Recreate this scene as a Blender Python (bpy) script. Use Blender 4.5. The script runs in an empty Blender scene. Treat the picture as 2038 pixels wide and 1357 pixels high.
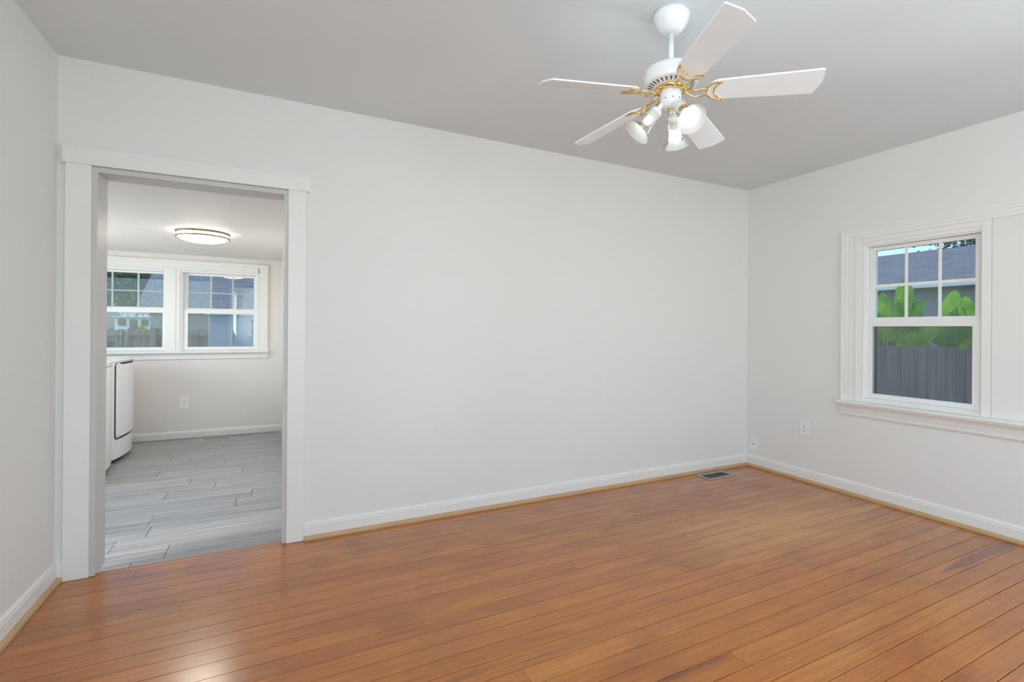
import bpy, bmesh, math, random
from mathutils import Vector, Matrix
random.seed(7)
PI = math.pi
S = bpy.context.scene
COL = S.collection

# ------------------------------------------------------------------ camera
F_PX, YAW, PITCH, ROLL = 984.6959, math.radians(27.237344), math.radians(0.025678), math.radians(0.4227)
CAM = Vector((-3.8344, -3.1148, 1.2128))
PPX, PPY = 1055.6112, 655.8467
cam_d = bpy.data.cameras.new('camera')
cam = bpy.data.objects.new('camera', cam_d); COL.objects.link(cam)
fwd = Vector((math.sin(YAW)*math.cos(PITCH), math.cos(YAW)*math.cos(PITCH), math.sin(PITCH)))
r0 = Vector((math.cos(YAW), -math.sin(YAW), 0)); u0 = r0.cross(fwd)
rt = math.cos(ROLL)*r0 + math.sin(ROLL)*u0
up = -math.sin(ROLL)*r0 + math.cos(ROLL)*u0
m = Matrix((rt, up, -fwd)).transposed().to_4x4(); m.translation = CAM
cam.matrix_world = m
cam_d.sensor_width = 36; cam_d.sensor_fit = 'HORIZONTAL'
cam_d.lens = F_PX/2038*36
cam_d.shift_x = (1019-PPX)/2038; cam_d.shift_y = (PPY-678.5)/2038
cam_d.clip_start = 0.02; cam_d.clip_end = 300
S.camera = cam

# ------------------------------------------------------------------ sky, daylight, fill lamps, exposure
SKY_STRENGTH = 0.23
w = bpy.data.worlds.new('world'); S.world = w; w.use_nodes = True
nt = w.node_tree; bg = nt.nodes['Background']
sky = nt.nodes.new('ShaderNodeTexSky'); sky.sky_type = 'NISHITA'; sky.sun_disc = False
sky.sun_elevation = math.radians(48); sky.sun_rotation = math.radians(215)
sky.air_density = 1.0; sky.dust_density = 0.3; sky.ozone_density = 1.5
tint = nt.nodes.new('ShaderNodeMix'); tint.data_type = 'RGBA'; tint.blend_type = 'MULTIPLY'
tint.inputs[0].default_value = 1.0; tint.inputs[7].default_value = (0.78, 0.90, 1.0, 1)
nt.links.new(sky.outputs[0], tint.inputs[6]); nt.links.new(tint.outputs[2], bg.inputs[0]); bg.inputs[1].default_value = SKY_STRENGTH

def area(name, loc, rot, sx, sy, power, color):
    l = bpy.data.lights.new(name, 'AREA'); l.shape = 'RECTANGLE'; l.size = sx; l.size_y = sy
    l.energy = power; l.color = color
    o = bpy.data.objects.new(name, l); COL.objects.link(o); o.location = loc; o.rotation_euler = rot
    return o
# fill lamps added outside two assumed openings behind the camera, to brighten the room
REAR_FILL = 29
XL0 = -4.7615
area('fill_rear', (-3.55, -4.97, 1.42), (PI/2+.55, 0, 0), 1.25, 1.3, REAR_FILL, (0.73, 0.90, 1.0))
area('fill_rear', (-1.25, -4.97, 1.42), (PI/2+.55, 0, 0), 1.25, 1.3, REAR_FILL, (0.76, 0.91, 1.0))
area('daylight_fill_side', (.26, -2.39, 1.32), (0, PI/2+.35, 0), 1.1, .62, 44, (0.78, 0.92, 1.0))  # daylight through the second right-wall window
area('daylight_fill_side', (XL0-.17, -3.98, 1.42), Vector((.80, -.14, .50)).to_track_quat('-Z', 'Y').to_euler(), 1.0, 1.25, 84, (0.78, 0.92, 1.0))  # fill lamp added behind an assumed left-wall opening, brightens the right wall
area('fill_laundry', (-6.52, 1.96, 1.35), (0, -PI/2-.1, 0), .85, 1.3, 38, (0.82, 0.93, 1.0))  # unseen fill lamp added at the hidden laundry wall
sun_d = bpy.data.lights.new('sun', 'SUN'); sun_d.energy = 1.5; sun_d.angle = math.radians(8); sun_d.color = (1, .96, .9)
sun = bpy.data.objects.new('sun', sun_d); COL.objects.link(sun)
sun.rotation_euler = Vector((0.62, 0.25, -0.9)).to_track_quat('-Z', 'Y').to_euler()

vs = S.view_settings
vs.view_transform = 'Standard'; vs.look = 'None'; vs.gamma = 1.0; vs.use_curve_mapping = False
vs.exposure = 0.07
try:
    S.cycles.max_bounces = 14; S.cycles.diffuse_bounces = 8; S.cycles.transparent_max_bounces = 24
    S.cycles.use_denoising = True
except Exception:
    pass

# ------------------------------------------------------------------ materials
def mat(name, col, rough=0.5, metal=0.0, var=0.03, scale=6.0, bump=0.0, bscale=60.0, spec=0.5, coat=0.0):
    m = bpy.data.materials.new(name); m.use_nodes = True
    t = m.node_tree; b = t.nodes['Principled BSDF']
    b.inputs['Roughness'].default_value = rough; b.inputs['Metallic'].default_value = metal
    b.inputs['Specular IOR Level'].default_value = spec; b.inputs['Coat Weight'].default_value = coat
    tc = t.nodes.new('ShaderNodeTexCoord')
    n = t.nodes.new('ShaderNodeTexNoise'); n.inputs['Scale'].default_value = scale; n.inputs['Detail'].default_value = 4
    t.links.new(tc.outputs['Object'], n.inputs['Vector'])
    r = t.nodes.new('ShaderNodeValToRGB')
    r.color_ramp.elements[0].color = tuple(max(0, c*(1-var)) for c in col)+(1,)
    r.color_ramp.elements[1].color = tuple(min(1, c*(1+var)) for c in col)+(1,)
    t.links.new(n.outputs['Fac'], r.inputs[0]); t.links.new(r.outputs[0], b.inputs['Base Color'])
    if bump:
        n2 = t.nodes.new('ShaderNodeTexNoise'); n2.inputs['Scale'].default_value = bscale
        t.links.new(tc.outputs['Object'], n2.inputs['Vector'])
        bp = t.nodes.new('ShaderNodeBump'); bp.inputs['Strength'].default_value = bump; bp.inputs['Distance'].default_value = 0.002
        t.links.new(n2.outputs['Fac'], bp.inputs['Height']); t.links.new(bp.outputs[0], b.inputs['Normal'])
    return m

class N:
    """small wrapper for node trees"""
    def __init__(s, m): s.t = m.node_tree
    def add(s, typ, **kw):
        n = s.t.nodes.new(typ)
        for k, v in kw.items(): setattr(n, k, v)
        return n
    def link(s, a, b): s.t.links.new(a, b)
    def math(s, op, a, b=None, clamp=False):
        n = s.add('ShaderNodeMath', operation=op); n.use_clamp = clamp
        for i, v in enumerate((a, b)):
            if v is None: continue
            if isinstance(v, (int, float)): n.inputs[i].default_value = v
            else: s.link(v, n.inputs[i])
        return n.outputs[0]
    def ramp(s, fac, stops):
        n = s.add('ShaderNodeValToRGB'); e = n.color_ramp.elements
        while len(e) > 1: e.remove(e[-1])
        e[0].position = stops[0][0]; e[0].color = tuple(stops[0][1])+(1,)
        for p, c in stops[1:]:
            x = e.new(p); x.color = tuple(c)+(1,)
        s.link(fac, n.inputs[0]); return n.outputs[0]
    def mix(s, fac, a, b, blend='MIX'):
        n = s.add('ShaderNodeMix', data_type='RGBA', blend_type=blend)
        for inp, v in ((n.inputs[0], fac), (n.inputs[6], a), (n.inputs[7], b)):
            if isinstance(v, (int, float)): inp.default_value = v
            elif isinstance(v, tuple): inp.default_value = v+(1,)
            else: s.link(v, inp)
        return n.outputs[2]

def wood_floor_mat():
    m = bpy.data.materials.new('pine_boards'); m.use_nodes = True
    n = N(m); b = m.node_tree.nodes['Principled BSDF']
    tc = n.add('ShaderNodeTexCoord'); at = n.add('ShaderNodeAttribute', attribute_name='rnd')
    rnd = at.outputs['Fac']
    sep = n.add('ShaderNodeSeparateXYZ'); n.link(tc.outputs['Object'], sep.inputs[0])
    X, Y = sep.outputs[0], sep.outputs[1]
    def coords(sx, sy, k):
        c = n.add('ShaderNodeCombineXYZ')
        n.link(n.math('MULTIPLY', X, sx), c.inputs[0]); n.link(n.math('MULTIPLY', Y, sy), c.inputs[1])
        n.link(n.math('MULTIPLY', rnd, k), c.inputs[2]); return c.outputs[0]
    def noise(vec, detail=4, dist=0.0, scale=1.0):
        t = n.add('ShaderNodeTexNoise'); t.inputs['Scale'].default_value = scale; t.inputs['Detail'].default_value = detail
        t.inputs['Distortion'].default_value = dist; n.link(vec, t.inputs['Vector']); return t.outputs['Fac']
    base = n.ramp(rnd, [(0.0, (0.43, 0.128, 0.014)), (0.25, (0.46, 0.142, 0.016)), (0.55, (0.485, 0.152, 0.018)), (0.8, (0.445, 0.132, 0.014)), (1.0, (0.51, 0.170, 0.024))])
    mott = noise(coords(1.7, 7.0, 37), 3)
    base = n.mix(n.math('MULTIPLY', n.math('SUBTRACT', mott, 0.42, True), 1.5, True), base, (0.58, 0.225, 0.035))
    # fine grain lines
    g = noise(coords(4.0, 150.0, 53), 3, 0.3)
    gd = n.ramp(g, [(0.35, (0.66, 0.60, 0.56)), (0.55, (1, 1, 1)), (0.7, (1.05, 1.03, 1.0))])
    col = n.mix(0.55, base, gd, 'MULTIPLY')
    # cathedral grain on some boards
    wv = n.add('ShaderNodeTexWave', wave_type='BANDS', bands_direction='Y'); wv.inputs['Scale'].default_value = 1.0
    wv.inputs['Distortion'].default_value = 13.0; wv.inputs['Detail'].default_value = 1.5; wv.inputs['Detail Scale'].default_value = 0.55
    n.link(coords(0.7, 7.0, 91), wv.inputs['Vector'])
    wvc = n.ramp(wv.outputs['Fac'], [(0.0, (0.72, 0.66, 0.62)), (0.5, (1, 1, 1))])
    col = n.mix(n.math('MULTIPLY', n.math('GREATER_THAN', noise(coords(.5, .1, 211), 1), 0.5), 0.4), col, wvc, 'MULTIPLY')
    # dark heartwood streaks running along the boards
    hs = noise(coords(0.55, 24.0, 17), 2)
    hm = n.ramp(hs, [(0.67, (0, 0, 0)), (0.72, (1, 1, 1))])
    col = n.mix(n.math('MULTIPLY', hm, 0.62), col, (0.17, 0.055, 0.03))
    # old stains
    st = noise(coords(2.6, 5.5, 0), 4, 0.6)
    sm = n.ramp(st, [(0.47, (0, 0, 0)), (0.72, (1, 1, 1))])
    col = n.mix(n.math('MULTIPLY', sm, 0.5), col, (0.25, 0.075, 0.016))
    # pale area in the middle of the room
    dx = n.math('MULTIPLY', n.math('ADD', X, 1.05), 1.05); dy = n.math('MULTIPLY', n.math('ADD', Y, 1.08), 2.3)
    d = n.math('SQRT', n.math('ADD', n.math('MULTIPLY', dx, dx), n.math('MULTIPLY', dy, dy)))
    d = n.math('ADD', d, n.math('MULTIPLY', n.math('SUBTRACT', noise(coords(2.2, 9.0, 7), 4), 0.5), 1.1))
    pale_m = n.ramp(d, [(0.05, (1, 1, 1)), (1.15, (0, 0, 0))])
    col = n.mix(n.math('MULTIPLY', pale_m, 0.5), col, (0.78, 0.40, 0.13))
    # two heartwood wedges on single boards near the window wall
    for xa, sx, yc, hw in ((-0.92, 1, -1.842, 0.034), (-2.25, -1, -1.806, 0.017)):
        tp = n.math('MULTIPLY', n.math('MULTIPLY', n.math('SUBTRACT', X, xa), sx), 2.6, True)
        if sx < 0: tp = n.math('MULTIPLY', tp, n.math('MULTIPLY', n.math('ADD', X, 2.95), 3.0, True))
        dd = n.math('ABSOLUTE', n.math('SUBTRACT', Y, yc))
        dd = n.math('ADD', dd, n.math('MULTIPLY', n.math('SUBTRACT', noise(coords(2.0, 60.0, 5), 2), 0.5), 0.02))
        hm2 = n.math('MULTIPLY', n.math('SUBTRACT', n.math('MULTIPLY', tp, hw), dd), 160.0, True)
        col = n.mix(n.math('MULTIPLY', hm2, 0.7), col, (0.15, 0.045, 0.026))
    # small nicks
    nk = noise(coords(9.0, 26.0, 3), 2)
    nm = n.ramp(nk, [(0.775, (0, 0, 0)), (0.79, (1, 1, 1))])
    col = n.mix(n.math('MULTIPLY', nm, 0.6), col, (0.13, 0.06, 0.03))
    n.link(col, b.inputs['Base Color'])
    rr = n.math('ADD', n.math('MULTIPLY', noise(coords(2.0, 6.0, 0), 3), 0.14), 0.17)
    n.link(rr, b.inputs['Roughness'])
    b.inputs['Specular IOR Level'].default_value = 0.55
    b.inputs['Coat Weight'].default_value = 0.4; b.inputs['Coat Roughness'].default_value = 0.16
    bp = n.add('ShaderNodeBump'); bp.inputs['Strength'].default_value = 0.10; bp.inputs['Distance'].default_value = 0.002
    hh = n.math('ADD', noise(coords(1.5, 30.0, 29), 2), n.math('MULTIPLY', g, 0.3))
    n.link(hh, bp.inputs['Height']); n.link(bp.outputs[0], b.inputs['Normal'])
    return m

def vinyl_mat():
    m = bpy.data.materials.new('grey_vinyl_plank'); m.use_nodes = True
    n = N(m); b = m.node_tree.nodes['Principled BSDF']
    tc = n.add('ShaderNodeTexCoord'); at = n.add('ShaderNodeAttribute', attribute_name='rnd'); rnd = at.outputs['Fac']
    sep = n.add('ShaderNodeSeparateXYZ'); n.link(tc.outputs['Object'], sep.inputs[0])
    def noise(sx, sy, k, detail):
        c = n.add('ShaderNodeCombineXYZ')
        n.link(n.math('MULTIPLY', sep.outputs[0], sx), c.inputs[0]); n.link(n.math('MULTIPLY', sep.outputs[1], sy), c.inputs[1])
        n.link(n.math('MULTIPLY', rnd, k), c.inputs[2])
        t = n.add('ShaderNodeTexNoise'); t.inputs['Scale'].default_value = 1; t.inputs['Detail'].default_value = detail
        n.link(c.outputs[0], t.inputs['Vector']); return t.outputs['Fac']
    a = noise(1.6, 55.0, 31, 3); c = noise(3.0, 210.0, 57, 2); d = noise(0.8, 9.0, 11, 2)
    f = n.math('ADD', n.math('MULTIPLY', a, 0.55), n.math('ADD', n.math('MULTIPLY', c, 0.3), n.math('MULTIPLY', d, 0.16)))
    col = n.ramp(f, [(0.34, (0.20, 0.198, 0.195)), (0.50, (0.34, 0.337, 0.335)), (0.60, (0.43, 0.427, 0.425)), (0.72, (0.58, 0.578, 0.575))])
    n.link(col, b.inputs['Base Color'])
    b.inputs['Roughness'].default_value = 0.42; b.inputs['Specular IOR Level'].default_value = 0.4
    bp = n.add('ShaderNodeBump'); bp.inputs['Strength'].default_value = 0.08; bp.inputs['Distance'].default_value = 0.001
    n.link(c, bp.inputs['Height']); n.link(bp.outputs[0], b.inputs['Normal'])
    return m

def glass_mat(name, tint=(0.93, 0.96, 0.96), gl=1.0):
    m = bpy.data.materials.new(name); m.use_nodes = True
    n = N(m); t = m.node_tree; t.nodes.remove(t.nodes['Principled BSDF']); out = t.nodes['Material Output']
    tr = n.add('ShaderNodeBsdfTransparent'); tr.inputs[0].default_value = tint+(1,)
    g = n.add('ShaderNodeBsdfGlossy'); g.inputs['Roughness'].default_value = 0.01; g.inputs[0].default_value = (gl, gl, gl, 1)
    fr = n.add('ShaderNodeFresnel'); fr.inputs[0].default_value = 1.52
    tc = n.add('ShaderNodeTexCoord'); no = n.add('ShaderNodeTexNoise'); no.inputs['Scale'].default_value = 1.5
    n.link(tc.outputs['Object'], no.inputs['Vector'])
    f = n.math('MULTIPLY', fr.outputs[0], n.math('ADD', 1.15, n.math('MULTIPLY', no.outputs['Fac'], 0.2)), True)
    mx = n.add('ShaderNodeMixShader'); n.link(f, mx.inputs[0]); n.link(tr.outputs[0], mx.inputs[1]); n.link(g.outputs[0], mx.inputs[2])
    n.link(mx.outputs[0], out.inputs[0]); return m

def screen_mat():
    m = bpy.data.materials.new('insect_screen'); m.use_nodes = True
    n = N(m); t = m.node_tree; b = t.nodes['Principled BSDF']; out = t.nodes['Material Output']
    b.inputs['Base Color'].default_value = (0.09, 0.095, 0.10, 1); b.inputs['Roughness'].default_value = 0.6
    tr = n.add('ShaderNodeBsdfTransparent')
    tc = n.add('ShaderNodeTexCoord'); no = n.add('ShaderNodeTexNoise'); no.inputs['Scale'].default_value = 8
    n.link(tc.outputs['Object'], no.inputs['Vector'])
    f = n.math('ADD', 0.27, n.math('MULTIPLY', no.outputs['Fac'], 0.06))
    mx = n.add('ShaderNodeMixShader'); n.link(f, mx.inputs[0]); n.link(tr.outputs[0], mx.inputs[1]); n.link(b.outputs[0], mx.inputs[2])
    n.link(mx.outputs[0], out.inputs[0]); return m

def shade_mat(name, diff, clear):
    m = bpy.data.materials.new(name); m.use_nodes = True
    n = N(m); t = m.node_tree; t.nodes.remove(t.nodes['Principled BSDF']); out = t.nodes['Material Output']
    tr = n.add('ShaderNodeBsdfTransparent'); tr.inputs[0].default_value = (.93, .93, .92, 1)
    tl = n.add('ShaderNodeBsdfTranslucent'); tl.inputs[0].default_value = (.8, .8, .78, 1)
    df = n.add('ShaderNodeBsdfDiffuse'); df.inputs[0].default_value = (.85, .85, .83, 1)
    gl = n.add('ShaderNodeBsdfGlossy'); gl.inputs['Roughness'].default_value = 0.08
    tc = n.add('ShaderNodeTexCoord'); no = n.add('ShaderNodeTexNoise'); no.inputs['Scale'].default_value = 30
    n.link(tc.outputs['Object'], no.inputs['Vector'])
    m1 = n.add('ShaderNodeMixShader'); n.link(n.math('ADD', .4, n.math('MULTIPLY', no.outputs['Fac'], .2)), m1.inputs[0])
    n.link(tl.outputs[0], m1.inputs[1]); n.link(df.outputs[0], m1.inputs[2])
    m2 = n.add('ShaderNodeMixShader'); m2.inputs[0].default_value = clear; n.link(m1.outputs[0], m2.inputs[1]); n.link(tr.outputs[0], m2.inputs[2])
    fr = n.add('ShaderNodeFresnel'); fr.inputs[0].default_value = 1.3
    m3 = n.add('ShaderNodeMixShader'); n.link(fr.outputs[0], m3.inputs[0]); n.link(m2.outputs[0], m3.inputs[1]); n.link(gl.outputs[0], m3.inputs[2])
    n.link(m3.outputs[0], out.inputs[0]); return m

def emis(name, col, s):
    m = bpy.data.materials.new(name); m.use_nodes = True
    t = m.node_tree; t.nodes.remove(t.nodes['Principled BSDF'])
    e = t.nodes.new('ShaderNodeEmission'); e.inputs[0].default_value = col+(1,); e.inputs[1].default_value = s
    t.links.new(e.outputs[0], t.nodes['Material Output'].inputs[0]); return m

def leaf_mat(name, c1, c2):
    m = bpy.data.materials.new(name); m.use_nodes = True
    n = N(m); t = m.node_tree; b = t.nodes['Principled BSDF']; out = t.nodes['Material Output']
    tc = n.add('ShaderNodeTexCoord'); no = n.add('ShaderNodeTexNoise'); no.inputs['Scale'].default_value = 5; no.inputs['Detail'].default_value = 3
    n.link(tc.outputs['Object'], no.inputs['Vector'])
    col = n.ramp(no.outputs['Fac'], [(0.35, c1), (0.65, c2)])
    n.link(col, b.inputs['Base Color']); b.inputs['Roughness'].default_value = 0.45
    tl = n.add('ShaderNodeBsdfTranslucent'); n.link(col, tl.inputs[0])
    mx = n.add('ShaderNodeMixShader'); mx.inputs[0].default_value = 0.45
    n.link(b.outputs[0], mx.inputs[1]); n.link(tl.outputs[0], mx.inputs[2]); n.link(mx.outputs[0], out.inputs[0]); return m

def shingle_mat():
    m = bpy.data.materials.new('grey_shingles'); m.use_nodes = True
    n = N(m); b = m.node_tree.nodes['Principled BSDF']
    tc = n.add('ShaderNodeTexCoord'); mp = n.add('ShaderNodeMapping')
    n.link(tc.outputs['UV'], mp.inputs[0])
    br = n.add('ShaderNodeTexBrick'); br.inputs['Scale'].default_value = 1
    br.inputs['Brick Width'].default_value = 0.34; br.inputs['Row Height'].default_value = 0.15; br.inputs['Mortar Size'].default_value = 0.010
    br.inputs['Color1'].default_value = (0.20, 0.21, 0.225, 1); br.inputs['Color2'].default_value = (0.27, 0.28, 0.295, 1); br.inputs['Mortar'].default_value = (0.13, 0.135, 0.145, 1)
    n.link(mp.outputs[0], br.inputs['Vector'])
    no = n.add('ShaderNodeTexNoise'); no.inputs['Scale'].default_value = 9; n.link(tc.outputs['Object'], no.inputs['Vector'])
    col = n.mix(0.5, br.outputs['Color'], n.ramp(no.outputs['Fac'], [(0.3, (.75, .75, .75)), (.7, (1.2, 1.2, 1.2))]), 'MULTIPLY')
    n.link(col, b.inputs['Base Color']); b.inputs['Roughness'].default_value = 0.9; return m

def fence_mat():
    m = bpy.data.materials.new('weathered_wood'); m.use_nodes = True
    n = N(m); b = m.node_tree.nodes['Principled BSDF']
    tc = n.add('ShaderNodeTexCoord'); mp = n.add('ShaderNodeMapping'); mp.inputs['Scale'].default_value = (14, 14, 0.8)
    n.link(tc.outputs['Object'], mp.inputs[0])
    no = n.add('ShaderNodeTexNoise'); no.inputs['Scale'].default_value = 1; no.inputs['Detail'].default_value = 4; n.link(mp.outputs[0], no.inputs['Vector'])
    at = n.add('ShaderNodeAttribute', attribute_name='rnd')
    col = n.ramp(no.outputs['Fac'], [(0.3, (0.15, 0.155, 0.165)), (0.6, (0.26, 0.268, 0.28)), (0.8, (0.34, 0.345, 0.355))])
    col = n.mix(0.6, col, n.ramp(at.outputs['Fac'], [(0, (.72, .72, .74)), (1, (1.15, 1.12, 1.1))]), 'MULTIPLY')
    n.link(col, b.inputs['Base Color']); b.inputs['Roughness'].default_value = 0.9; return m

M = dict(
    wall=mat('wall_paint', (0.785, 0.77, 0.745), 0.62, var=0.008, scale=1.2, bump=0.05, bscale=140),
    ceil=mat('ceiling_paint', (0.725, 0.765, 0.785), 0.75, var=0.01, scale=1.0, bump=0.04, bscale=90),
    lwall=mat('laundry_paint', (0.775, 0.73, 0.69), 0.62, var=0.008, scale=1.2, bump=0.05, bscale=140),
    trim=mat('trim_paint', (0.82, 0.805, 0.78), 0.36, var=0.012, scale=3),
    jamb=mat('jamb_paint_shaded', (0.58, 0.565, 0.545), 0.45, var=0.04, scale=3),  # shade on the jamb faces put into this colour, darker than the trim
    vinyl=mat('white_vinyl', (0.84, 0.835, 0.825), 0.32, var=0.008, scale=3),
    grille=mat('grey_window_grille', (0.50, 0.52, 0.54), 0.45),
    gasket=mat('dark_gasket', (0.08, 0.08, 0.085), 0.5),
    white=mat('white_enamel', (0.82, 0.82, 0.82), 0.28, var=0.006, scale=3),
    blade=mat('white_blade', (0.88, 0.92, 0.945), 0.42, var=0.01, scale=8),
    appl=mat('appliance_enamel', (0.86, 0.865, 0.875), 0.22, var=0.005, scale=2),
    brass=mat('polished_brass', (0.83, 0.60, 0.27), 0.16, 1.0, var=0.05, scale=20),
    chain=mat('aged_brass_chain', (0.36, 0.30, 0.20), 0.35, 1.0, var=0.08, scale=40),
    nickel=mat('brushed_bronze', (0.26, 0.19, 0.135), 0.45, 0.35, var=0.05, scale=20),
    black=mat('black_plastic', (0.02, 0.02, 0.022), 0.5),
    dark=mat('dark_hollow', (0.035, 0.035, 0.038), 0.8),
    plate=mat('white_plate', (0.84, 0.83, 0.80), 0.35, var=0.006),
    shoe=mat('natural_pine', (0.54, 0.35, 0.19), 0.45, var=0.18, scale=9),
    thresh=mat('threshold_wood', (0.40, 0.20, 0.09), 0.45, var=0.15, scale=14),
    regg=mat('grey_metal', (0.44, 0.43, 0.42), 0.4, 0.5, var=0.04),
    regd=mat('dark_mesh', (0.10, 0.10, 0.095), 0.6, var=0.2, scale=80),
    tan=mat('tan_metal', (0.50, 0.43, 0.35), 0.42, 0.1, var=0.05),
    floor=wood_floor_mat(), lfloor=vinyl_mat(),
    glass=glass_mat('window_glass'), screen=screen_mat(),
    frost=shade_mat('frosted_glass', 1, 0.18), clear=shade_mat('clear_glass', 1, 0.55),
    bulb=emis('lit_bulb', (1.0, 0.97, 0.92), 3.2), dome=emis('lit_dome', (1.0, 0.92, 0.82), 26.0),
    siding=mat('grey_siding', (0.36, 0.38, 0.40), 0.7, var=0.05, scale=2),
    gutter=mat('white_gutter', (0.62, 0.65, 0.68), 0.5), shingle=shingle_mat(),
    soffit=mat('soffit', (0.45, 0.46, 0.47), 0.7),
    fence=fence_mat(), boat=mat('white_gelcoat', (0.74, 0.76, 0.77), 0.3, var=0.03), bglass=mat('dark_cabin_glass', (0.10, 0.12, 0.13), 0.15),
    shed=mat('pale_shed_panel', (0.50, 0.53, 0.56), 0.6, var=0.04, scale=1),
    leaf=leaf_mat('broad_leaf', (0.14, 0.40, 0.02), (0.36, 0.66, 0.05)), leaf2=leaf_mat('deep_green_leaf', (0.07, 0.30, 0.03), (0.17, 0.48, 0.05)), stem=mat('green_stem', (0.20, 0.33, 0.09), 0.6, var=0.1),
    crown=leaf_mat('tree_leaves', (0.05, 0.135, 0.08), (0.19, 0.34, 0.20)), crown2=leaf_mat('shade_tree_leaves', (0.03, 0.055, 0.03), (0.07, 0.12, 0.06)),
    bark=mat('bark', (0.14, 0.11, 0.09), 0.9, var=0.3, scale=8),
    grass=mat('lawn', (0.12, 0.2, 0.06), 0.9, var=0.3, scale=3), beads=mat('white_beads', (0.75, 0.77, 0.78), 0.4),
)

# ------------------------------------------------------------------ mesh helpers
class MB:
    def __init__(s, tf=None):
        s.bm = bmesh.new(); s.tf = tf; s.mats = []; s.cur = 0; s.rnd = s.bm.faces.layers.float.new('rnd')
    def T(s, p): return Vector(s.tf(*p)) if s.tf else Vector(p)
    def use(s, m):
        if m not in s.mats: s.mats.append(m)
        s.cur = s.mats.index(m); return s
    def face(s, vs, smooth=False, r=0.0):
        try: f = s.bm.faces.new(vs)
        except ValueError: return None
        f.material_index = s.cur; f.smooth = smooth; f[s.rnd] = r; return f
    def box(s, a, b, bev=0.0, r=0.0):
        x0, x1 = sorted((a[0], b[0])); y0, y1 = sorted((a[1], b[1])); z0, z1 = sorted((a[2], b[2]))
        vs = [s.bm.verts.new(s.T(p)) for p in ((x0,y0,z0),(x1,y0,z0),(x1,y1,z0),(x0,y1,z0),(x0,y0,z1),(x1,y0,z1),(x1,y1,z1),(x0,y1,z1))]
        fs = [s.face([vs[i] for i in q], r=r) for q in ((3,2,1,0),(4,5,6,7),(0,1,5,4),(1,2,6,5),(2,3,7,6),(3,0,4,7))]
        if bev > 0:
            es = list({e for f in fs for e in f.edges})
            res = bmesh.ops.bevel(s.bm, geom=es, offset=bev, segments=2, profile=0.6, affect='EDGES', clamp_overlap=True, material=s.cur)
        return s
    def rings(s, rings, close=True, cap0=False, cap1=False, smooth=True, r=0.0):
        """rings: list of lists of points (same count); lofted"""
        R = [[s.bm.verts.new(s.T(p)) for p in ring] for ring in rings]; k = len(R[0])
        for i in range(len(R)-1):
            for j in range(k if close else k-1):
                s.face((R[i][j], R[i][(j+1) % k], R[i+1][(j+1) % k], R[i+1][j]), smooth, r)
        if cap0: s.face(R[0][::-1], False, r)
        if cap1: s.face(R[-1], False, r)
        return s
    def lathe(s, prof, c=(0,0,0), axis=(0,0,1), seg=32, cap0=False, cap1=False, smooth=True):
        ax = Vector(axis).normalized(); c = Vector(c)
        e1 = ax.orthogonal().normalized(); e2 = ax.cross(e1)
        rings = [[tuple(c + ax*h + (e1*math.cos(2*PI*j/seg) + e2*math.sin(2*PI*j/seg))*max(r, 1e-4)) for j in range(seg)] for r, h in prof]
        return s.rings(rings, True, cap0, cap1, smooth)
    def tube(s, pts, rad, seg=8, caps=True):
        pts = [Vector(p) for p in pts]; rings = []; e1 = None
        for i, p in enumerate(pts):
            d = (pts[min(i+1, len(pts)-1)] - pts[max(i-1, 0)]).normalized()
            e1 = (e1 - d*e1.dot(d)).normalized() if e1 is not None and (e1 - d*e1.dot(d)).length > 1e-4 else d.orthogonal().normalized()
            e2 = d.cross(e1); rr = rad[i] if isinstance(rad, (list, tuple)) else rad
            rings.append([tuple(p + (e1*math.cos(2*PI*j/seg) + e2*math.sin(2*PI*j/seg))*rr) for j in range(seg)])
        return s.rings(rings, True, caps, caps)
    def sphere(s, c, r, seg=16, sz=1.0):
        n = max(6, seg//2)
        return s.lathe([(r*math.sin(PI*i/n), -r*sz*math.cos(PI*i/n)) for i in range(n+1)], c, seg=seg)
    def prism(s, poly, ax, a, b, r=0.0):
        """polygon of 2-D points extruded along axis ax ('x','y','z') from a to b"""
        def P(q, v):
            return {'x': (v, q[0], q[1]), 'y': (q[0], v, q[1]), 'z': (q[0], q[1], v)}[ax]
        return s.rings([[P(q, a) for q in poly], [P(q, b) for q in poly]], True, True, True, False, r)
    def build(s, name, m=None, parent=None, loc=None):
        if m is not None:
            if not s.mats: s.mats = [m]
        bmesh.ops.recalc_face_normals(s.bm, faces=s.bm.faces)
        me = bpy.data.meshes.new(name); s.bm.to_mesh(me); s.bm.free()
        for x in s.mats: me.materials.append(x)
        o = bpy.data.objects.new(name, me); COL.objects.link(o)
        if loc is not None: o.location = loc
        if parent is not None: o.parent = parent
        return o

def tag(o, label=None, cat=None, group=None, kind=None):
    if label: o['label'] = label
    if cat: o['category'] = cat
    if group: o['group'] = group
    if kind: o['kind'] = kind
    return o
def empty(name, loc, label, cat, group=None, kind=None):
    o = bpy.data.objects.new(name, None); o.location = loc; o.empty_display_size = 0.05; COL.objects.link(o)
    return tag(o, label, cat, group, kind)
def loc_mb(root):
    L = Vector(root.location)
    return lambda x, y, z: (x-L.x, y-L.y, z-L.z)

# ------------------------------------------------------------------ room shell
XL, XR, H = -4.7615, 0.0, 2.5           # left wall, right wall, ceiling
YR = -4.80                              # rear wall (behind the camera)
LY, LF, LC = 3.747, -0.06, 2.042        # laundry: window wall, floor, ceiling
LXR, LXL = -3.765, -6.35
DX0, DX1, DZ = -4.608, -3.796, 1.963    # doorway opening
TH = 0.13

def struct(o, label, cat): return tag(o, label, cat, kind='structure')

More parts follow.
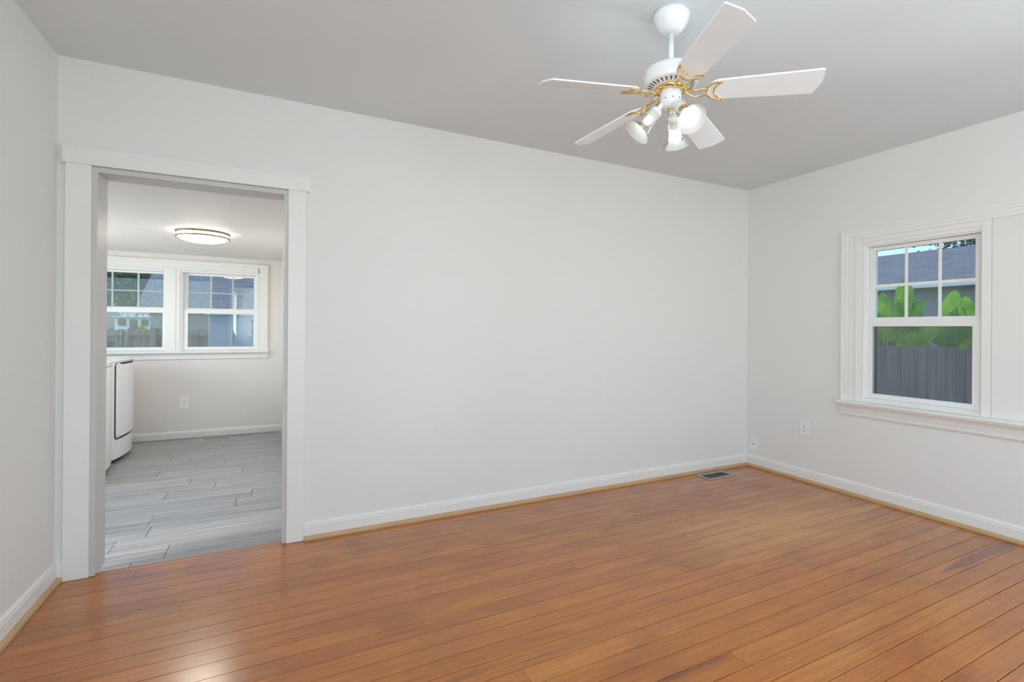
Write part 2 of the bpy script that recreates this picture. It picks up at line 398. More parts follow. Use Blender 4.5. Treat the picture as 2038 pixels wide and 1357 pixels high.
b = MB(); b.box((XL-TH, 0, -.3), (DX0-.022, TH, H)).box((DX1+.022, 0, -.3), (XR+.16, TH, H)).box((DX0-.022, 0, DZ+.022), (DX1+.022, TH, H))
struct(b.build('wall_back', M['wall']), 'long off-white wall with the doorway at its left end', 'wall')
b = MB()
WU0, WU1, WV0, WV1 = -1.695, -1.0, 0.70, 1.86
WB0, WB1 = -2.731, -2.036
b.box((0, YR, -.3), (.16, WB0, H)).box((0, WB1, -.3), (.16, WU0, H)).box((0, WB0, -.3), (.16, WB1, WV0)).box((0, WB0, WV1), (.16, WB1, H))
b.box((0, WU1, -.3), (.16, 0, H)).box((0, WU0, -.3), (.16, WU1, WV0)).box((0, WU0, WV1), (.16, WU1, H))
struct(b.build('wall_right', M['wall']), 'off-white wall on the right holding the window', 'wall')
b = MB().box((XL-TH, YR, -.3), (XL, -4.52, H)).box((XL-TH, -3.44, -.3), (XL, 0, H)).box((XL-TH, -4.52, -.3), (XL, -3.44, .75)).box((XL-TH, -4.52, 2.1), (XL, -3.44, H)); struct(b.build('wall_left', M['wall']), 'off-white wall at the left edge beside the doorway', 'wall')  # opening near the camera is added for the left fill lamp
b = MB(); y0, y1 = YR-.15, YR
for xa, xb in ((XL-TH, -4.2), (-2.9, -1.9), (-.6, .16)): b.box((xa, y0, -.3), (xb, y1, H))
for xa, xb in ((-4.2, -2.9), (-1.9, -.6)): b.box((xa, y0, -.3), (xb, y1, .75)).box((xa, y0, 2.1), (xb, y1, H))  # assumed openings, cut for the rear fill lamps
struct(b.build('wall_rear', M['wall']), 'off-white wall behind the viewer with two openings added for light', 'wall')
b = MB().box((XL-TH, YR-.15, H), (.16, TH, H+.12)); struct(b.build('ceiling', M['ceil']), 'flat pale grey ceiling above the ceiling fan', 'ceiling')

# laundry shell
b = MB()
LW = [(-4.793, -4.038), (-5.694, -4.939)]     # window frames in the laundry wall
b.box((LXL-.1, LY, -.3), (-5.70, LY+.15, 2.3)).box((-4.93, LY, -.3), (-4.80, LY+.15, 2.3)).box((-4.03, LY, -.3), (LXR+.1, LY+.15, 2.3))
for a, c in LW: b.box((a-.007, LY, -.3), (c+.008, LY+.15, .935)).box((a-.007, LY, 1.86), (c+.008, LY+.15, 2.3))
struct(b.build('wall_laundry_back', M['lwall']), 'pale wall of the laundry room under and around its twin windows', 'wall')
b = MB().box((LXR, TH, -.3), (LXR+.1, LY, 2.3)); struct(b.build('wall_laundry_right', M['lwall']), 'right wall of the laundry room seen edge-on inside the doorway', 'wall')
b = MB().box((LXL-.1, TH, -.3), (LXL, 1.28, 2.3)).box((LXL-.1, 2.64, -.3), (LXL, LY, 2.3)).box((LXL-.1, 1.28, -.3), (LXL, 2.64, .9)).box((LXL-.1, 1.28, 1.8), (LXL, 2.64, 2.3)); struct(b.build('wall_laundry_left', M['lwall']), 'left wall of the laundry room behind the dryer', 'wall')  # opening is added so the laundry fill lamp can shine in
b = MB().box((LXL-.1, TH, LC), (LXR+.1, LY, LC+.1)); struct(b.build('ceiling_laundry', M['lwall']), 'low pale laundry ceiling carrying the round lamp', 'ceiling')

# floors
def planks(name, rows, x0, x1, z, joints, lengths, gap, egap, m, sub, thick=.014):
    b = MB(); b.use(sub); b.box((x0, rows[-1][0], z-.05), (x1, rows[0][1], z-thick*.35)); b.use(m)
    for i, (ya, yb) in enumerate(rows):
        js = list(joints.get(i, []))
        if not js:
            x = x0 + random.uniform(.3, lengths[1])
            while x < x1: js.append(x); x += random.uniform(*lengths)
        else:
            q = js[0]
            while q - lengths[1] > x0: q -= lengths[1]; js.append(q)
            q = max(joints[i])
            while q + lengths[1] < x1: q += lengths[1]; js.append(q)
        xs = [x0] + sorted(js) + [x1]
        for a, c in zip(xs[:-1], xs[1:]):
            rv = random.random()
            b.box((a + (egap if a > x0 else 0), ya+gap, z-thick), (c, yb-gap, z), r=rv)
    return b.build(name)
rows = []; y = 0.018
rows.append((-0.022, y)); y = -0.022
while y > YR: rows.append((y-.0888, y)); y -= .0888
J = {5: [-4.06], 12: [-.95], 8: [-1.25], 21: [-2.3], 16: [-1.7]}
for i in range(len(rows)): J.setdefault(i, [random.choice((-9, -8.2, -7.3, -6.4)) if random.random() < .84 else random.uniform(-3.6, -.2)])
J = {i: [v for v in js if XL+.2 < v < -.1] for i, js in J.items()}
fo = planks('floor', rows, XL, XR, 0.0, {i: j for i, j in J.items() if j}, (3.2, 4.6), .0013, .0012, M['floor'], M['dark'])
struct(fo, 'glossy orange-brown pine board floor of the empty room', 'floor')
lrows = []; y = 0.98 - .1875*5
yy = .15
tops = [.9825 + .1868*k for k in range(-5, 15)]
for k in range(len(tops)-1):
    if tops[k+1] > .02 and tops[k] < LY: lrows.append((max(tops[k], .018), min(tops[k+1], LY)))
lrows = lrows[::-1]
LJ = {}
for i, (ya, yb) in enumerate(lrows):
    for yc, xj in ((1.07, -4.087), (1.42, -4.565), (1.62, -4.264), (2.01, -4.094), (2.18, -4.736), (2.37, -4.254), (2.55, -4.56), (2.76, -4.727)):
        if ya < yc < yb: LJ[i] = [xj]
lf = planks('floor_laundry', lrows, LXL, LXR, LF, LJ, (1.2, 1.22), .0002, .0034, M['lfloor'], M['dark'])
struct(lf, 'grey streaked plank floor of the laundry room', 'floor')
b = MB().box((LXL, .0, LF-.3), (LXR, LY, LF-.052)); struct(b.build('floor_laundry_slab', M['dark']), 'slab beneath the grey laundry floor', 'floor')
b = MB().box((XL, YR, -.3), (XR, .0, -.052)); struct(b.build('floor_slab', M['dark']), 'slab beneath the pine board floor', 'floor')

# doorway
dr = empty('door_1', (DX0, 0, 0), 'wide cased doorway opening through to the laundry room', 'doorway', kind='structure')
tf = loc_mb(dr)
MB(tf).box((-4.727, -.020, .001), (-4.630, 0, 1.991), .002).build('casing', M['trim'], dr)
MB(tf).box((-3.775, -.020, .001), (-3.684, 0, 1.991), .002).build('casing', M['trim'], dr)
MB(tf).box((-4.738, -.026, 1.991), (-3.663, 0, 2.074), .002).build('head_casing', M['trim'], dr)
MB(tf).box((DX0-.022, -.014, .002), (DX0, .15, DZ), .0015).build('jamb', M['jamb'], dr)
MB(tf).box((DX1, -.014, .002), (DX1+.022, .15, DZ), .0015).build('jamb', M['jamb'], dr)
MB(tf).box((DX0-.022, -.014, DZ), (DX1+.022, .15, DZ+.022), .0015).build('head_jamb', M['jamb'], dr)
MB(tf).box((DX0, .018, LF), (DX1, .030, .001), .002).build('threshold', M['thresh'], dr)

# baseboards with shoe mouldings; profile points are (distance from wall, height)
BP = [(0, 0), (.014, 0), (.014, .076), (.0115, .080), (.0115, .088), (.007, .0955), (.003, .0985), (0, .0985)]
SP = [(.0135, 0), (.030, 0), (.0296, .010), (.026, .018), (.021, .0225), (.0135, .0235)]
def baseboard(name, axis, a, c, wallpos, sgn, z, label, shoe=True, hs=1.0):
    r = empty(name, (a, wallpos, z) if axis == 'x' else (wallpos, a, z), label, 'baseboard', kind='structure'); t = loc_mb(r)
    def prof(P, k=1.0): return [(wallpos+sgn*d, z+.0005+h*k) for d, h in P]
    MB(t).prism(prof(BP, hs), axis, a, c).build('board', M['trim'], r)
    if shoe: MB(t).prism(prof(SP), axis, a, c).build('shoe_moulding', M['shoe'], r)
    return r
baseboard('baseboard_back', 'x', -3.683, 0, 0, -1, 0, 'white baseboard with pine shoe along the long wall')
baseboard('baseboard_right', 'y', YR, -.0002, 0, -1, 0, 'white baseboard with pine shoe below the window wall')
baseboard('baseboard_left', 'y', YR, -.0002, XL, 1, 0, 'white baseboard with pine shoe at the left edge')
baseboard('baseboard_back', 'x', XL+.001, -4.7275, 0, -1, 0, 'short stub of white baseboard left of the doorway casing')
baseboard('baseboard_laundry', 'x', LXL, LXR, LY, -1, LF, 'white baseboard under the laundry windows', shoe=False, hs=.85)

# ------------------------------------------------------------------ windows
def sash_window(name, tf, u0, u1, v0, v1, g0, g1, vm0, vm1, vg_top, vg_bot, label, munt, wtrack=.012, screen=True, mm='vinyl', mh=.011):
    """double-hung window: frame u0..u1 x v0..v1, glass g0..g1, meeting rail vm0..vm1; w grows outward"""
    r = empty(name, tf((u0+u1)/2, v0, 0), label, 'window', kind='structure')
    L = Vector(r.location)
    t = lambda u, v, w_: tuple(Vector(tf(u, v, w_))-L)
    f = MB(t); D0, D1 = .008, .13; e = .010
    f.box((u0, v0, D0), (u0+e, v1, D1)).box((u1-e, v0, D0), (u1, v1, D1)).box((u0+e, v1-e, D0), (u1-e, v1, D1)).box((u0+e, v0, D0), (u1-e, v0+e*.8, D1))
    f.box((u0+e, vm1, .018), (u0+e+.006, v1-e, .026)).box((u1-e-.006, vm1, .018), (u1-e, v1-e, .026))
    f.build('frame', M['vinyl'], r)
    # upper sash, set back
    a0, a1 = u0+wtrack, u1-wtrack
    q = MB(t); W0, W1 = .052, .085
    q.box((a0, vm0+.012, W0), (g0, v1-.012, W1)).box((g1, vm0+.012, W0), (a1, v1-.012, W1))
    q.box((g0, vg_top, W0), (g1, v1-.012, W1)).box((g0, vm0+.012, W0), (g1, vm1+.018, W1))
    us = q.build('upper_sash', M['vinyl'], r)
    MB(t).box((g0-.004, vm1+.014, .066), (g1+.004, vg_top+.004, .071)).build('glass', M['glass'], us)
    bt = .0022
    q = MB(t)
    for x in (g0, g1-bt): q.box((x, vm1+.018, .0655), (x+bt, vg_top, .0657))
    q.box((g0, vg_top-bt, .0655), (g1, vg_top, .0657)); q.build('gasket', M['gasket'], us)
    for x in munt[0]:
        MB(t).box((x-.0095, vm1+.017, .060), (x+.0095, vg_top+.001, .0655), .002).build('muntin', M[mm], us)
    MB(t).box((g0-.001, munt[1]-mh, .0605), (g1+.001, munt[1]+mh, .0655), .002).build('muntin', M[mm], us)
    # lower sash
    c0, c1 = u0+.006, u1-.006
    q = MB(t); W0, W1 = .018, .050
    q.box((c0, v0+.004, W0), (g0, vm1, W1)).box((g1, v0+.004, W0), (c1, vm1, W1))
    q.box((g0, vm0, W0), (g1, vm1, W1)).box((g0, v0+.004, W0), (g1, vg_bot, W1))
    ls = q.build('lower_sash', M['vinyl'], r)
    MB(t).box((g0-.004, vg_bot-.004, .030), (g1+.004, vm0+.004, .035)).build('glass', M['glass'], ls)
    q = MB(t)
    for x in (g0, g1-bt): q.box((x, vg_bot, .0295), (x+bt, vm0, .0297))
    q.box((g0, vm0-bt, .0295), (g1, vm0, .0297)); q.build('gasket', M['gasket'], ls)
    for k in (.28, .72):
        x = g0+(g1-g0)*k
        MB(t).box((x-.02, vm1-.001, .022), (x+.02, vm1+.006, .048), .002).build('sash_lock', M['vinyl'], ls)
    if not screen: return r, t
    q = MB(t); q.box((g0-.02, v0+.02, .105), (g1+.02, vm1, .1055)).build('screen', M['screen'], r)
    q = MB(t).use(M['gasket'])
    q.box((g0-.03, v0+.01, .100), (g0-.012, vm1, .110)).box((g1+.012, v0+.01, .100), (g1+.03, vm1, .110)).box((g0-.012, vm1-.016, .1), (g1+.012, vm1, .11)).box((g0-.012, v0+.01, .1), (g1+.012, v0+.026, .11))
    q.build('screen_frame', M['gasket'], r)
    return r, t
tfR = lambda u, v, w_: (w_, u, v)
wr, t = sash_window('window_1', tfR, -1.691, -1.008, .738, 1.844, -1.637, -1.055, 1.256, 1.303, 1.806, .770,
                    'white double-hung window in the right wall with green leaves outside', ([-1.2515, -1.4475], 1.549))
# casing, inner stop band, header, stool, apron
def stile(q, u_in, u_out, v0_, v1_):
    s = 1 if u_out > u_in else -1
    q.box((u_in, v0_, -.017), (u_in+s*.012, v1_, 0), .002).box((u_in+s*.012, v0_, -.013), (u_in+s*.03, v1_, 0)).box((u_in+s*.03, v0_, -.016), (u_out-s*.028, v1_, 0), .002)
    q.box((u_out-s*.028, v0_, -.021), (u_out-s*.010, v1_, 0), .003).box((u_out-s*.010, v0_, -.026), (u_out, v1_, 0), .003)
YE = -3.05
def quad(q, pts, d, w1=0.0):
    q.rings([[(u, v, d) for u, v in pts], [(u, v, w1) for u, v in pts]], True, True, True, False)
ZB = [1.901, 1.913, 1.925, 1.949, 1.966, 1.977]; DP = [-.017, -.012, -.016, -.021, -.026]
uo = lambda z: -.967+(z-1.901)*1.5
q = MB(t)
for za, zb, d in zip(ZB[:-1], ZB[1:], DP): quad(q, [(uo(za), .697), (uo(zb), .697), (uo(zb), zb), (uo(za), za)], d)
q.build('casing', M['trim'], wr)
q = MB(t)
for za, zb, d in zip(ZB[:-1], ZB[1:], DP): quad(q, [(YE, za), (uo(za), za), (uo(zb), zb), (YE, zb)], d)
q.build('head_casing', M['trim'], wr)
q = MB(t)
q.box((-1.0085, .70, -.004), (-.985, 1.861, .03), .001).box((-.985, .70, -.009), (-.967, 1.901, 0), .001)
q.box((-1.736, .70, -.009), (-1.6905, 1.901, .03), .001)
q.box((-1.6905, 1.8435, -.004), (-1.0085, 1.870, .03), .001).box((-1.6905, 1.870, -.009), (-.985, 1.901, 0), .001)
q.build('stop', M['trim'], wr)
MB(t).box((-1.996, .70, -.006), (-1.739, 1.901, 0), .001).build('mullion_panel', M['wall'], wr)
wr2, t9 = sash_window('window_4', tfR, -2.727, -2.044, .738, 1.844, -2.673, -2.091, 1.256, 1.303, 1.806, .770,
                    'second white double-hung window of the right wall, past the edge of view', ([-2.285, -2.479], 1.549), screen=False)
q = MB(t9)
q.box((-2.0445, .70, -.004), (-2.021, 1.861, .03), .001).box((-2.021, .70, -.009), (-2.0, 1.901, 0), .001)
q.box((-2.772, .70, -.009), (-2.7265, 1.901, .03), .001).box((-2.7265, 1.8435, -.004), (-2.0445, 1.901, .03), .001)
q.build('stop', M['trim'], wr2)
q = MB(t); q.prism([(.03, .738), (-.005, .7065), (-.060, .7035), (-.067, .699), (-.069, .691), (-.066, .683), (-.058, .680), (.03, .680)], 'x', 0, 1) if False else None
def prof_uv(q, pts, ua, ub):   # pts (w, v)
    q.rings([[(ua, v, w_) for w_, v in pts], [(ub, v, w_) for w_, v in pts]], True, True, True, False)
q = MB(t); prof_uv(q, [(.02, .737), (.017, .737), (-.004, .7065), (-.058, .7035), (-.066, .699), (-.068, .692), (-.066, .685), (-.058, .682), (.02, .682)], YE, -.838); q.build('stool', M['trim'], wr)
q = MB(t); prof_uv(q, [(0, .682), (-.056, .682), (-.056, .675), (-.050, .671), (-.042, .662), (-.034, .648), (-.029, .632), (-.026, .626), (-.026, .620), (-.021, .618), (-.021, .602), (-.016, .592), (0, .592)], YE, -.850); q.build('apron', M['trim'], wr)

tfL = lambda u, v, w_: (u, LY+w_, v)
lw = []
for i, (a, c) in enumerate(LW):
    g0, g1 = a+.058, c-.037
    if i == 1: g0, g1 = a+.037, c-.034
    dd = (g1-g0)/3
    r, t2 = sash_window('window_%d' % (i+2), tfL, a, c, .955, 1.852, g0, g1, 1.374, 1.418, 1.815, .986,
                       ('right-hand white laundry window, lower sash showing a pale shed', 'left-hand white laundry window with trees and boat outside')[i], ([g0+dd, g1-dd], 1.617), screen=False, mm='grille', mh=.007)
    lw.append((r, t2))
r, t2 = lw[0]
q = MB(t2); stile(q, -4.030, -3.920, .940, 1.977)
q.build('casing', M['trim'], r)
q = MB(t2)
for za, zb, d in ((1.868, 1.880, -.017), (1.880, 1.895, -.013), (1.895, 1.935, -.017), (1.935, 1.962, -.022), (1.962, 1.977, -.028)): q.box((-5.83, za, d), (-4.03 + (zb-1.868), zb, 0), .002)
q.build('head_casing', M['trim'], r)
q = MB(t2); q.box((-5.70, 1.848, -.0045), (-4.03, 1.8675, .0295)).box((-4.925, .94, -.016), (-4.807, 1.868, .0), .002).box((-4.886, .94, -.022), (-4.846, 1.868, 0), .002).box((-4.945, .94, -.006), (-4.787, 1.868, .03)).box((-4.044, .94, -.006), (-4.030, 1.868, .03))
q.build('mullion_casing', M['trim'], r)
q = MB(t2); prof_uv(q, [(.02, .956), (.017, .956), (-.002, .943), (-.050, .939), (-.058, .933), (-.058, .920), (-.050, .914), (.0, .914)], -5.85, -3.905); q.build('stool', M['trim'], r)
q = MB(t2); prof_uv(q, [(0, .914), (-.036, .914), (-.030, .905), (-.022, .895), (-.018, .875), (-.018, .85), (-.012, .845), (0, .845)], -5.84, -3.913); q.build('apron', M['trim'], r)

# ------------------------------------------------------------------ outlets, jack, registers
def outlet(tf, u, v, w_, h_, label):
    r = empty('wall_outlet', tf(u, v, 0), label, 'outlet', 'duplex outlets'); L = Vector(r.location)
    t = lambda a, b_, c: tuple(Vector(tf(a, b_, c))-L)
    MB(t).box((u-w_/2, v-h_/2, -.006), (u+w_/2, v+h_/2, 0), .003).build('cover_plate', M['plate'], r)
    for s in (-1, 1):
        vc = v+s*h_*.165
        q = MB(t)
        ring = lambda k, d: [(u+k*min(max(.0175*math.cos(a), -.0165), .0165), vc+k*.0145*math.sin(a), d) for a in [2*PI*i/20 for i in range(20)]]
        q.rings([ring(1.06, -.0058), ring(1.0, -.0085)], True, False, True)
        rc = q.build('receptacle', M['plate'], r)
        q = MB(t)
        q.box((u-.0075, vc-.001, -.0089), (u-.0053, vc+.0085, -.0084)).box((u+.0050, vc, -.0089), (u+.0072, vc+.0085, -.0084)).box((u-.0028, vc-.0095, -.0089), (u+.0028, vc-.0045, -.0084))
        q.build('slots', M['black'], rc)
    MB(t).lathe([(.0028, -.0), (.0028, .001)], t(u, v, -.006), Vector(tf(0, 0, -1))-Vector(tf(0, 0, 0)), 10, cap1=True) if False else None
    q = MB(t); q.rings([[(u+.003*math.cos(2*PI*i/10), v+.003*math.sin(2*PI*i/10), d) for i in range(10)] for d in (-.006, -.0075)], True, False, True); q.build('screw', M['nickel'], r)
    return r
outlet(tfR, -.558, .429, .079, .112, 'white duplex outlet on the right wall left of the window sill')
outlet(tfL, -4.762, .354, .088, .142, 'white duplex outlet on the laundry wall under the twin windows')
jr = empty('cable_jack', (0, -.082, .202), 'white cable jack plate low on the right wall by the corner', 'wall jack'); t = loc_mb(jr)
tj = lambda u, v, w_: t(w_, u, v)
MB(tj).box((-.119, .146, -.006), (-.044, .260, 0), .003).build('cover_plate', M['plate'], jr)
MB(tj).box((-.090, .196, -.011), (-.074, .212, -.005), .002).build('port', M['plate'], jr)
MB(tj).box((-.0875, .1995, -.0118), (-.0765, .2085, -.0108)).build('port_hole', M['black'], jr)

vr = empty('floor_register', (-.54, -.137, 0), 'grey metal floor register by the far room corner', 'floor vent'); t = loc_mb(vr)
x0, x1, y0, y1 = -.690, -.388, -.212, -.060; e = .027
q = MB(t)
q.box((x0, y0, 0), (x0+e, y1, .006), .0015).box((x1-e, y0, 0), (x1, y1, .006), .0015).box((x0+e, y0, 0), (x1-e, y0+e, .006), .0015).box((x0+e, y1-e, 0), (x1-e, y1, .006), .0015)
q.build('frame', M['regg'], vr)
q = MB(t); q.use(M['dark']).box((x0+e, y0+e, .0002), (x1-e, y1-e, .001)); q.use(M['regd'])
for i in range(24): x = x0+e+.004+i*(x1-x0-2*e-.008)/23; q.box((x-.0022, y0+e, .001), (x+.0022, y1-e, .0035))
for i in range(3): yv = y0+e+(i+1)*(y1-y0-2*e)/4; q.box((x0+e, yv-.001, .001), (x1-e, yv+.001, .0037))
q.build('grille', M['regd'], vr)

vl = empty('floor_register', (-4.43, 3.55, LF), 'tan slotted floor register on the grey laundry floor', 'floor vent'); t = loc_mb(vl)
x0, x1, y0, y1 = -4.578, -4.278, 3.487, 3.632; z = LF
q = MB(t); e = .028
q.box((x0, y0, z), (x0+e, y1, z+.006), .0015).box((x1-e, y0, z), (x1, y1, z+.006), .0015).box((x0+e, y0, z), (x1-e, y0+.03, z+.006), .0015).box((x0+e, y1-.03, z), (x1-e, y1, z+.006), .0015)
q.build('frame', M['tan'], vl)
q = MB(t); q.use(M['dark']).box((x0+e, y0+.03, z+.0002), (x1-e, y1-.03, z+.001)); q.use(M['tan'])
for i in range(1, 16): x = x0+e+i*(x1-x0-2*e)/16; q.box((x-.0032, y0+.03, z+.001), (x+.0032, y1-.03, z+.005))
q.build('grille', M['tan'], vl)

# ------------------------------------------------------------------ ceiling fan
FX, FY = -2.4136, -1.5851
fan = empty('ceiling_fan', (FX, FY, H), 'white five-blade ceiling fan with brass irons and three lit lamps', 'ceiling fan')
t = loc_mb(fan); fc = lambda z: (FX, FY, z)
MB(t).lathe([(.060, H), (.0715, H-.001), (.0725, H-.018), (.068, H-.034), (.055, H-.058), (.040, H-.074), (.028, H-.080), (.016, H-.080)], fc(0), seg=40, cap1=True).build('canopy', M['white'], fan)
MB(t).lathe([(.011, H-.079), (.011, 2.262)], fc(0), seg=20, cap0=True, cap1=True).build('downrod', M['white'], fan)
MB(t).lathe([(.012, 2.275), (.055, 2.277), (.085, 2.275), (.101, 2.268), (.108, 2.256), (.108, 2.218), (.1045, 2.212), (.104, 2.210), (.098, 2.2065), (.062, 2.196), (.05, 2.194)], fc(0), seg=48, cap0=True, cap1=True).build('motor_housing', M['white'], fan)
q = MB(t)
for i in range(30):
    a = 2*PI*i/30; rad = Vector((math.cos(a), math.sin(a), 0)); tn = Vector((-rad.y, rad.x, 0))
    z1, z2 = 2.2042-.0004, 2.1985-.0004
    P = [Vector(fc(0))+rad*rr+tn*s+Vector((0, 0, zz)) for rr, s, zz in ((.092, .0042, z1), (.092, -.0042, z1), (.073, -.0018, z2), (.073, .0018, z2))]
    P2 = [p+Vector((0, 0, .0006)) for p in P]
    q.rings([[tuple(p) for p in P], [tuple(p) for p in P2]], True, True, True, False)
q.build('cooling_slots', M['gasket'], fan)
MB(t).lathe([(.03, 2.197), (.062, 2.197), (.064, 2.192), (.062, 2.186), (.045, 2.184), (.03, 2.184)], fc(0), seg=36, cap0=True, cap1=True).build('flywheel', M['brass'], fan)
MB(t).lathe([(.036, 2.186), (.0405, 2.184), (.042, 2.180), (.042, 2.142), (.041, 2.138), (.0405, 2.1365), (.039, 2.134), (.034, 2.124), (.024, 2.115), (.012, 2.112), (.006, 2.112)], fc(0), seg=36, cap0=True, cap1=True).build('switch_housing', M['white'], fan)
MB(t).lathe([(.003, 2.113), (.008, 2.111), (.009, 2.106), (.006, 2.100), (.0035, 2.0975), (.004, 2.094), (.0005, 2.090)], fc(0), seg=16).build('finial', M['brass'], fan)
for i in range(3):
    a = math.radians(200+i*40); MB(t).sphere((FX+.0425*math.cos(a), FY+.0425*math.sin(a), 2.146), .0028, 8).build('screw', M['nickel'], fan)
R_, BW, PH, CR, CT = .5408, .0607, -.2735, .0278, .0561
ANG = [-1.9271, -.8282, .4427, 1.7417, 2.9051]; ZT = [2.1725, 2.1387, 2.1296, 2.1295, 2.1578]; Z0 = 2.18
for a, zt in zip(ANG, ZT):
    rad = Vector((math.cos(a), math.sin(a), 0)); tn = Vector((-rad.y, rad.x, 0))
    def P(r, off, dz=0.0, ph=PH):
        return Vector((FX, FY, 0)) + rad*r + tn*(off*math.cos(ph)) + Vector((0, 0, Z0+(zt-Z0)*r/R_+off*math.sin(ph)+dz))
    bw0 = .050
    out = [(.150, -bw0*.55), (.143, -bw0*.25), (.143, bw0*.25), (.150, bw0*.55), (.166, bw0*.9), (.185, bw0*1.02), (R_-CR, BW-.001), (R_-CR+.003, BW-.004), (R_-.003, BW-CT+.004), (R_, BW-CT), (R_, -BW+.003), (R_-.003, -BW), (.185, -bw0*1.02), (.166, -bw0*.9)]
    q = MB(t); k = .9
    q.rings([[tuple(P(r, o, -.003)) for r, o in out], [tuple(P(r, o, .003)) for r, o in out]], True, True, True, False)
    q.build('blade', M['blade'], fan)
    # brass iron: arm and crescent under the blade root
    q = MB(t)
    for s in (-1, 1):
        arm = []
        for i in range(11):
            f = i/10; r = .050+f*.092
            off = s*(.010 + .012*math.sin(PI*f*.9)); 
            base = Vector((FX, FY, 0)) + rad*r + tn*off; zz = 2.188 - .030*math.sin(PI*min(1, f*1.0))**1.2*(.9) 
            zb = P(r, off*.8, -.010).z
            arm.append((base.x, base.y, zz*(1-f)+zb*f))
        q.tube(arm, [.0052-.0014*i/10 for i in range(11)], 8)
    outer = []; inner = []
    for i in range(19):
        th = math.radians(-104+208*i/18)
        outer.append((.186-.050*math.cos(th)*(1.0), .049*math.sin(th)))
    e0, e1 = outer[0], outer[-1]
    for i in range(19):
        f = i/18; th = math.radians(-70+140*f)
        inner.append((e0[0]-.0 - .034*(math.cos(th)-math.cos(math.radians(70)))/(1-math.cos(math.radians(70))), e0[1]+(e1[1]-e0[1])*(math.sin(th)/math.sin(math.radians(70))+1)/2))
    q.tube([tuple(P(r, o, -.0075)) for r, o in outer], .0034, 8)
    q.tube([tuple(P(r, o, -.0075)) for r, o in inner], .0030, 8)
    iron = q.build('blade_iron', M['brass'], fan)
    q = MB(t); v1 = [P(r, o, -.0065) for r, o in outer]; v2 = [P(r, o, -.0065) for r, o in inner]
    lo = [[tuple(v1[i]), tuple(v2[i]), tuple(v2[i]+Vector((0, 0, .003))), tuple(v1[i]+Vector((0, 0, .003)))] for i in range(19)]
    q.rings(lo, True, True, True, False); q.build('inlay', M['blade'], iron)
    for r, o in ((.165, -.018), (.165, .018)): MB(t).sphere(tuple(P(r, o, -.0045)), .0035, 8).build('screw', M['brass'], iron)
VA = math.atan2(FY-CAM.y, FX-CAM.x)
for rel in (-146, -10, 108):
    a = VA+math.radians(rel); rad = Vector((math.cos(a), math.sin(a), 0))
    tilt = math.radians(47); ax = (rad*math.cos(tilt)+Vector((0, 0, -math.sin(tilt)))).normalized()
    c0 = Vector((FX, FY, 2.132))+rad*.030
    q = MB(t); q.tube([tuple(c0), tuple(c0+ax*.012+Vector((0, 0, .004))), tuple(c0+ax*.034)], [.011, .011, .012], 14)
    cs = c0+ax*.030
    q.lathe([(.011, 0), (.020, .003), (.0245, .010), (.0255, .026), (.0235, .028)], tuple(cs), ax, 28, cap0=True, cap1=True)
    sk = q.build('lamp_socket', M['white'], fan)
    q = MB(t); s0 = cs+ax*.022
    pr = [(.0265, 0), (.0275, .004), (.0262, .008), (.0268, .018), (.0280, .032)]
    pr2 = [(.0280, .032), (.0305, .046), (.0342, .062), (.0390, .077), (.0450, .090), (.0520, .1005), (.0575, .1055), (.0585, .107)]
    q.use(M['clear']).lathe(pr, tuple(s0), ax, 36); q.use(M['frost']).lathe(pr2, tuple(s0), ax, 36)
    sh = q.build('glass_shade', None, sk)
    q = MB(t); b0 = cs+ax*.027
    q.use(M['white']).lathe([(.012, 0), (.013, .010), (.0150, .020), (.0195, .030)], tuple(b0), ax, 20)
    q.use(M['bulb']).lathe([(.0195, .030), (.023, .037), (.0275, .047), (.0295, .057), (.0285, .067), (.0235, .077), (.014, .0835), (.0005, .086)], tuple(b0), ax, 24)
    q.build('bulb', None, sk)
    q = MB(t); o1 = (Vector((0, 0, 1)) - ax*ax.z).normalized(); q.tube([tuple(cs+ax*.018+o1*.024), tuple(cs+ax*.018+o1*.031)], .002, 8)
    q.build('thumbscrew', M['brass'], sk)
rg = Vector((math.cos(VA-PI/2), math.sin(VA-PI/2), 0)); nr = -Vector((math.cos(VA), math.sin(VA), 0))
for off, nn, ztop, zb in ((-.010, .012, 2.118, 1.975), (.046, .016, 2.145, 1.985)):
    c = Vector((FX, FY, 0))+rg*off+nr*nn
    q = MB(t); z = ztop
    while z > zb: q.sphere((c.x, c.y, z), .0013, 6); z -= .0034
    q.tube([(c.x, c.y, ztop), (c.x, c.y, zb)], .0005, 5); q.sphere((c.x, c.y, zb-.004), .0035, 8, 1.5)
    q.build('pull_chain', M['chain'], fan)

# ------------------------------------------------------------------ laundry ceiling lamp
lx, ly = -4.405, 2.055
lamp = empty('ceiling_lamp', (lx, ly, LC), 'round lit flush-mount lamp with bronze rings on the laundry ceiling', 'ceiling lamp'); t = loc_mb(lamp)
MB(t).lathe([(.195, LC), (.203, LC-.002), (.203, LC-.010), (.197, LC-.017), (.19, LC-.017)], (lx, ly, 0), seg=56).build('mounting_ring', M['nickel'], lamp)
MB(t).lathe([(.186, LC-.002), (.188, LC-.02), (.188, LC-.040), (.182, LC-.052), (.160, LC-.066), (.11, LC-.080), (.06, LC-.087), (.0005, LC-.089)], (lx, ly, 0), seg=56).build('diffuser', M['dome'], lamp)
MB(t).lathe([(.187, LC-.037), (.200, LC-.037), (.201, LC-.049), (.188, LC-.051), (.187, LC-.037)], (lx, ly, 0), seg=56).build('band_ring', M['nickel'], lamp)
